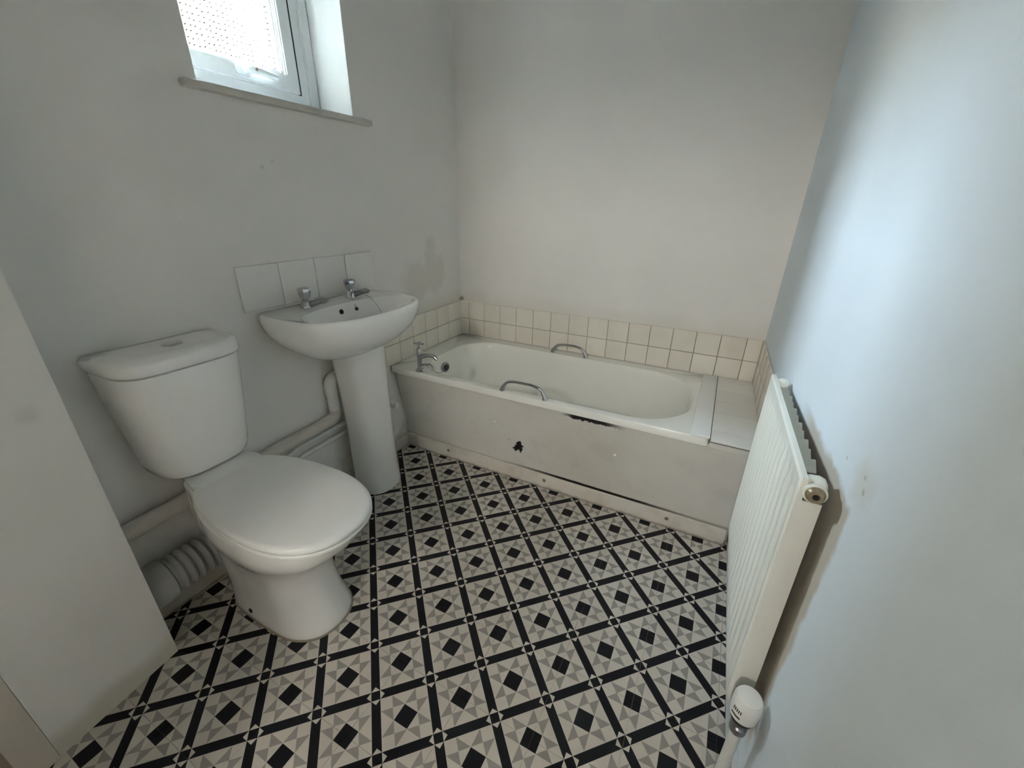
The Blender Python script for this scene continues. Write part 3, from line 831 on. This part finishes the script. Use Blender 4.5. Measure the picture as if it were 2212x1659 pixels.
def pan_ring(x0, x1, hw, z, f):
    h = [((1 - f) * a[0] + f * b[0], (1 - f) * a[1] + f * b[1]) for a, b in zip(prof_ft, prof_pan)]
    # resample the half outline smoothly
    P_ = smooth_path([(u_, w_, 0) for u_, w_ in h], 4)
    half = [(x0 + (x1 - x0) * min(max(u_, 0), 1), max(w_, 0) * hw) for u_, w_, _ in P_]
    yc = WY + 0.026 * max(0.0, 1 - z / 0.36)
    return [(x, yc + w, z) for x, w in half] + [(x, yc - w, z) for x, w in reversed(half[1:-1])]
rings = [pan_ring(0.145, 0.526, 0.118, 0.0005, 0), pan_ring(0.145, 0.529, 0.120, 0.012, 0), pan_ring(0.147, 0.523, 0.116, 0.03, 0), pan_ring(0.15, 0.511, 0.107, 0.10, 0),
         pan_ring(0.148, 0.506, 0.104, 0.19, 0), pan_ring(0.142, 0.514, 0.107, 0.25, 0.1), pan_ring(0.12, 0.555, 0.124, 0.315, 0.35),
         pan_ring(0.09, 0.618, 0.148, 0.37, 0.65), pan_ring(0.08, 0.665, 0.156, 0.415, 0.9), pan_ring(0.07, 0.681, 0.156, 0.45, 1.0),
         pan_ring(0.07, 0.684, 0.156, 0.461, 1.0), pan_ring(0.074, 0.677, 0.151, 0.466, 1.0)]
pn = loft('pan', rings, 'ceramic', wc, 45)
loft('foot_sealant', [pan_ring(0.143, 0.532, 0.1228, 0.0003, 0), pan_ring(0.143, 0.532, 0.1228, 0.002, 0), pan_ring(0.145, 0.5295, 0.1205, 0.005, 0)], 'grout', pn, 60)
lathe('fixing_hole', (0.262, WY + 0.0235 - 0.1130, 0.035), (0, -1, 0.1), [(0, 0.008), (0.003, 0.008)], 'black', pn, 14)
rings = [[(x, y, z) for x, y in ((0.028, WY - w * 0.62), (0.140, WY - w * 0.93), (0.180, WY - w), (0.212, WY - w * 0.94), (0.226, WY - w * 0.80), (0.226, WY + w * 0.80), (0.212, WY + w * 0.94), (0.180, WY + w), (0.140, WY + w * 0.93), (0.028, WY + w * 0.62))] for z, w in ((0.44, 0.090), (0.470, 0.092), (0.493, 0.098), (0.5028, 0.099))]
loft('cistern_shelf', rings, 'ceramic', pn, 30)
# seat outline (half widths along x)
prof = [(0.186, 0.0), (0.187, 0.05), (0.190, 0.086), (0.204, 0.107), (0.235, 0.124), (0.30, 0.143), (0.38, 0.1555), (0.46, 0.160), (0.53, 0.157), (0.585, 0.146), (0.633, 0.127), (0.668, 0.101), (0.690, 0.069), (0.701, 0.036), (0.704, 0.0)]
def prof_ring(sc_, z, dx=0.0):
    pts = []
    for x, w, _ in smooth_path([(x, w, 0) for x, w in prof], 4): pts.append((x, max(w, 0.0)))
    loop = [(x, WY + w) for x, w in pts] + [(x, WY - w) for x, w in reversed(pts[1:-1])]
    cx, cy = 0.45, WY
    return [(cx + (x - cx) * sc_ + dx, cy + (y - cy) * sc_, z) for x, y in loop]
loft('seat', [prof_ring(0.985, 0.4665), prof_ring(0.995, 0.470), prof_ring(0.995, 0.477), prof_ring(0.985, 0.4795)], 'seat', wc, 50)
loft('lid', [prof_ring(0.985, 0.4805), prof_ring(1.0, 0.4835), prof_ring(1.0, 0.490), prof_ring(0.992, 0.4965), prof_ring(0.972, 0.5005), prof_ring(0.93, 0.5025), prof_ring(0.6, 0.505), prof_ring(0.2, 0.5055)], 'seat', wc, 60)
for s_ in (-1, 1):
    box('hinge', 0.172, 0.200, WY + s_ * 0.07 - 0.014, WY + s_ * 0.07 + 0.014, 0.4665, 0.486, 'seat', wc, bevel=0.003)
CYC = -1.588
rings = [dring(0.020, 0.105, CYC + 0.004, 0.092, 0.5035, 3.2), dring(0.020, 0.108, CYC + 0.004, 0.094, 0.5065, 3.2), dring(0.018, 0.132, CYC + 0.004, 0.114, 0.508, 3.4), dring(0.016, 0.146, CYC + 0.003, 0.123, 0.52, 3.6), dring(0.014, 0.153, CYC + 0.003, 0.128, 0.545, 4.0),
         dring(0.012, 0.163, CYC + 0.002, 0.137, 0.64, 4.4), dring(0.010, 0.173, CYC + 0.001, 0.147, 0.74, 4.6), dring(0.010, 0.181, CYC, 0.1545, 0.836, 4.8), dring(0.010, 0.179, CYC, 0.1525, 0.8395, 4.8), dring(0.012, 0.168, CYC, 0.144, 0.840, 4.8), dring(0.012, 0.168, CYC, 0.144, 0.8442, 4.8)]
loft('cistern', rings, 'ceramic', wc, 45)
rings = [dring(0.012, 0.176, CYC, 0.150, 0.8445, 4.8), dring(0.008, 0.186, CYC, 0.159, 0.8465, 4.8), dring(0.006, 0.190, CYC, 0.162, 0.853, 4.8), dring(0.006, 0.190, CYC, 0.162, 0.872, 4.6), dring(0.008, 0.184, CYC, 0.158, 0.881, 4.4), dring(0.014, 0.172, CYC, 0.149, 0.8855, 4.2), dring(0.04, 0.12, CYC, 0.10, 0.887, 3.8)]
ld = loft('cistern_lid', rings, 'ceramic', wc, 45)
bt = lathe('flush_button', (0.103, CYC + 0.006, 0.8868), (0, 0, 1), [(0, 0.0245), (0.002, 0.0245), (0.0035, 0.022), (0.003, 0.020), (0.004, 0.019), (0.0048, 0.014)], 'chrome', ld, 28)

# flexible pan connector on the left of the toilet
con = thing('pan_connector', 'ribbed grey plastic waste connector low behind the toilet', 'pipe', (0.072, -1.7, 0.12))
bm = bmesh.new()
path, rad = [], []
for q in range(41):
    y = -1.60 - 0.172 * q / 40
    path.append((0.072, y, 0.185)); rad.append(0.057 + 0.006 * math.cos(q / 40 * 2 * math.pi * 7))
add_tube(bm, path, rad, 28)
obj('bellows', bm, 'soil', con, 60)
bm = bmesh.new(); add_tube(bm, [(0.072, -1.773, 0.185), (0.072, -1.775, 0.185), (0.072, -1.81, 0.185), (0.072, -1.8415, 0.185)], [0.060, 0.067, 0.067, 0.067], 28)
obj('collar', bm, 'soil', con, 50)

# pipes along the window wall
wp = thing('waste_pipe', 'cream waste pipe running along the window wall behind the toilet', 'pipe', (0.034, -1.4, 0.4))
path = smooth_path([(0.034, -0.96, 0.572), (0.034, -1.02, 0.572), (0.034, -1.043, 0.562), (0.034, -1.052, 0.54), (0.034, -1.052, 0.50)], 5)
tube('elbow', path, 0.0265, 'pipe_white', wp, 18)
tube('riser', [(0.034, -1.052, 0.51), (0.034, -1.052, 0.42)], 0.0235, 'pipe_white', wp, 18)
path = smooth_path([(0.034, -1.052, 0.43), (0.034, -1.058, 0.405), (0.034, -1.08, 0.392), (0.034, -1.12, 0.390)], 5) + [(0.034, -1.45, 0.381), (0.034, -1.841, 0.370)]
tube('run', path, 0.0255, 'pipe', wp, 18)
for nm, z, ye in (('upper', 0.335, -1.27), ('lower', 0.290, -1.24)):
    o = tube('water_pipe', smooth_path([(0.0165, -0.75, z + 0.004), (0.0165, -1.0, z + 0.002), (0.0165, ye + 0.06, z), (0.0165, ye, z - 0.008), (0.0165, ye - 0.04, z - 0.045), (0.0165, ye - 0.05, 0.08)], 6), 0.0105, 'pipe_white', None, 12)
    tag(o, nm + ' of two thin white painted pipes on the wall left of the basin pedestal', 'pipe', 'painted water pipes behind the basin')
tag(lathe('pipe_stub', (0.002, -0.682, 0.285), (1, 0, 0), [(0, 0.012), (0.02, 0.012), (0.022, 0.016), (0.036, 0.016), (0.040, 0.010)], 'pipe_white', None, 16), 'small white pipe cap on the wall between basin pedestal and bath panel', 'pipe cap')

# ------------------------------------------------------------------ radiator
RL, RH = 0.640, 0.575
RAD_X = 1.600
rad_o = thing('radiator', 'cream ribbed panel radiator hung on the right wall', 'radiator', (0, 0, 0))
# local frame: u along the wall from near end (0) to far end (RL), w up, d from front face into the wall
tilt = math.radians(3.0)
near_bottom = Vector((RAD_X, -1.406, 0.257))
U = Vector((0, math.cos(tilt), -math.sin(tilt)))
Wv = Vector((0, math.sin(tilt), math.cos(tilt)))
Dv = Vector((1, 0, 0))
def L(u, w, d): return near_bottom + U * u + Wv * w + Dv * d
bm = bmesh.new()
NU = 14 * 14
us = [0.0, 0.004] + [0.012 + (RL - 0.024) * q / NU for q in range(NU + 1)] + [RL - 0.004, RL]
ws = [0.0, 0.004, 0.030, 0.040, 0.052, RH - 0.052, RH - 0.040, RH - 0.030, RH - 0.004, RH]
mask = [0, 0, 0, 0.5, 1, 1, 0.5, 0, 0, 0]
grid = []
for iu, u in enumerate(us):
    col = []
    for iw, w in enumerate(ws):
        d = 0.0
        d = 0.008 if iu in (0, len(us) - 1) or iw in (0, len(ws) - 1) else 0.004
        ph = (u - 0.012) / (RL - 0.024)
        ed = max(0.0, min(1.0, ph * 30, (1 - ph) * 30))
        d += mask[iw] * ed * (-0.004 + 0.0135 * (0.5 + 0.5 * math.cos(ph * math.pi * 28)) ** 1.4)
        col.append(bm.verts.new(L(u, w, d)))
    grid.append(col)
for a, b in zip(grid, grid[1:]):
    for q in range(len(ws) - 1): bm.faces.new((a[q], b[q], b[q + 1], a[q + 1]))
loop = [grid[q][0] for q in range(len(us))] + [grid[-1][q] for q in range(1, len(ws))] + [grid[q][-1] for q in range(len(us) - 2, -1, -1)] + [grid[0][q] for q in range(len(ws) - 2, 0, -1)]
def lw_(v): 
    r = v.co - near_bottom; return r.dot(U), r.dot(Wv)
back = [bm.verts.new(L(*lw_(v), 0.0165)) for v in loop]
for q in range(len(loop)):
    r = (q + 1) % len(loop); bm.faces.new((loop[q], loop[r], back[r], back[q]))
bm.faces.new(back)
obj('panel', bm, 'radiator', rad_o, 35)
# convector: folded sheet behind the panel
pitch = 0.052; pts = []
u = 0.075; side = 0
d0, d1 = 0.017, 0.047
while u < RL - 0.05:
    pts += [(u, d0), (u, d1), (u + pitch * 0.42, d1), (u + pitch * 0.48, d0)]
    u += pitch
pts.append((u, d0))
bm = bmesh.new()
lo = [bm.verts.new(L(a, 0.045, d)) for a, d in pts]; hi = [bm.verts.new(L(a, RH - 0.035, d)) for a, d in pts]
for q in range(len(pts) - 1): bm.faces.new((lo[q], lo[q + 1], hi[q + 1], hi[q]))
bmesh.ops.solidify(bm, geom=bm.faces[:], thickness=0.0012)
obj('convector', bm, 'fin', rad_o)
for q in range(11):
    ua = 0.085 + q * 0.047
    bm = bmesh.new()
    sec = [(ua, RH - 0.026), (ua + 0.031, RH - 0.013), (ua + 0.031, RH - 0.0155), (ua, RH - 0.0285)]
    add_loft(bm, [[L(a, w, 0.017) for a, w in sec], [L(a, w, 0.046 - 0.002 * (q % 2)) for a, w in sec]])
    obj('grille_slat', bm, 'fin', rad_o)
bm = bmesh.new()
add_loft(bm, [[L(0.012, 0.03, 0.017), L(0.012, 0.03, 0.050), L(0.015, 0.03, 0.050), L(0.015, 0.03, 0.017)], [L(0.012, RH - 0.05, 0.017), L(0.012, RH - 0.05, 0.050), L(0.015, RH - 0.05, 0.050), L(0.015, RH - 0.05, 0.017)]])
obj('end_plate', bm, 'radiator', rad_o)
# far-end cap, near-end bleed elbow
lathe('end_cap', L(RL - 0.045, RH - 0.018, 0.013), Dv, [(0, 0.010), (0.006, 0.017), (0.014, 0.0205), (0.022, 0.0205), (0.030, 0.016), (0.035, 0.007)], 'valve', rad_o, 24)
el = lathe('elbow', L(0.022, RH - 0.022, 0.013), Dv, [(0, 0.017), (0.012, 0.020), (0.024, 0.021), (0.032, 0.018), (0.037, 0.010)], 'radiator', rad_o, 24)
lathe('elbow_nut', L(0.026, RH - 0.022, 0.030), -U, [(0, 0.0165), (0.024, 0.0165), (0.026, 0.0185), (0.032, 0.0185), (0.034, 0.015)], 'radiator', el, 24)
lathe('bleed_plug', L(-0.006, RH - 0.022, 0.030), -U, [(0, 0.0155), (0.006, 0.0145), (0.010, 0.0115), (0.011, 0.006), (0.009, 0.005), (0.009, 0.001)], 'brass', el, 24)
lathe('plug_socket', L(-0.0155, RH - 0.022, 0.030), -U, [(0, 0.0045), (0.002, 0.0045)], 'black', el, 12)
lathe('bottom_elbow', L(0.022, 0.020, 0.013), Dv, [(0, 0.016), (0.012, 0.019), (0.024, 0.019), (0.032, 0.014)], 'brass', rad_o, 20)

# thermostatic valve and its feed pipe
VX, VY = 1.630, -1.452
trv = thing('thermostatic_valve', 'white thermostatic radiator valve on the pipe below the radiator', 'valve', (VX, VY, 0.25))
lathe('valve_body', (VX, VY, 0.236), (0, 0, 1), [(0, 0.012), (0.008, 0.0165), (0.024, 0.0165), (0.028, 0.013), (0.05, 0.013)], 'dull_chrome', trv, 20)
tube('tail', [(VX, VY, 0.268), (VX, VY + 0.02, 0.269), (VX, VY + 0.040, 0.270)], [0.010, 0.010, 0.010], 'dull_chrome', trv, 14)
lathe('collar', (VX, VY, 0.282), (0, 0, 1), [(0, 0.019), (0.002, 0.0215), (0.010, 0.0215), (0.012, 0.019)], 'rubber', trv, 24)
hd_ = lathe('head', (VX, VY, 0.2945), (0, 0, 1), [(0, 0.0225), (0.003, 0.0255), (0.030, 0.0272), (0.052, 0.0262), (0.059, 0.023), (0.061, 0.017)], 'valve_head', trv, 32)
def stroke(name, ang, z0, z1, half, parent):
    r = 0.0276
    bm = bmesh.new()
    R = []
    for a in [ang - half + 2 * half * q / 6 for q in range(7)]:
        c, s = math.cos(a), math.sin(a)
        R.append([(VX + c * r0, VY + s * r0, z) for r0, z in ((0.0245, z0), (r, z0), (r, z1), (0.0245, z1))])
    add_loft(bm, R)
    return obj(name, bm, 'rubber', parent)
stroke('indicator_bar', math.radians(228), 0.3095, 0.3125, 0.36, hd_)
for q in range(5):
    stroke('scale_mark', math.radians(214 + 8.0 * q), 0.324, 0.332, 0.035, hd_)
tag(tube('radiator_pipe', [(VX, VY, 0.0005), (VX, VY, 0.1), (VX, VY, 0.2355)], 0.0115, 'pipe_white', None, 16), 'white painted feed pipe rising from the floor to the radiator valve', 'pipe')
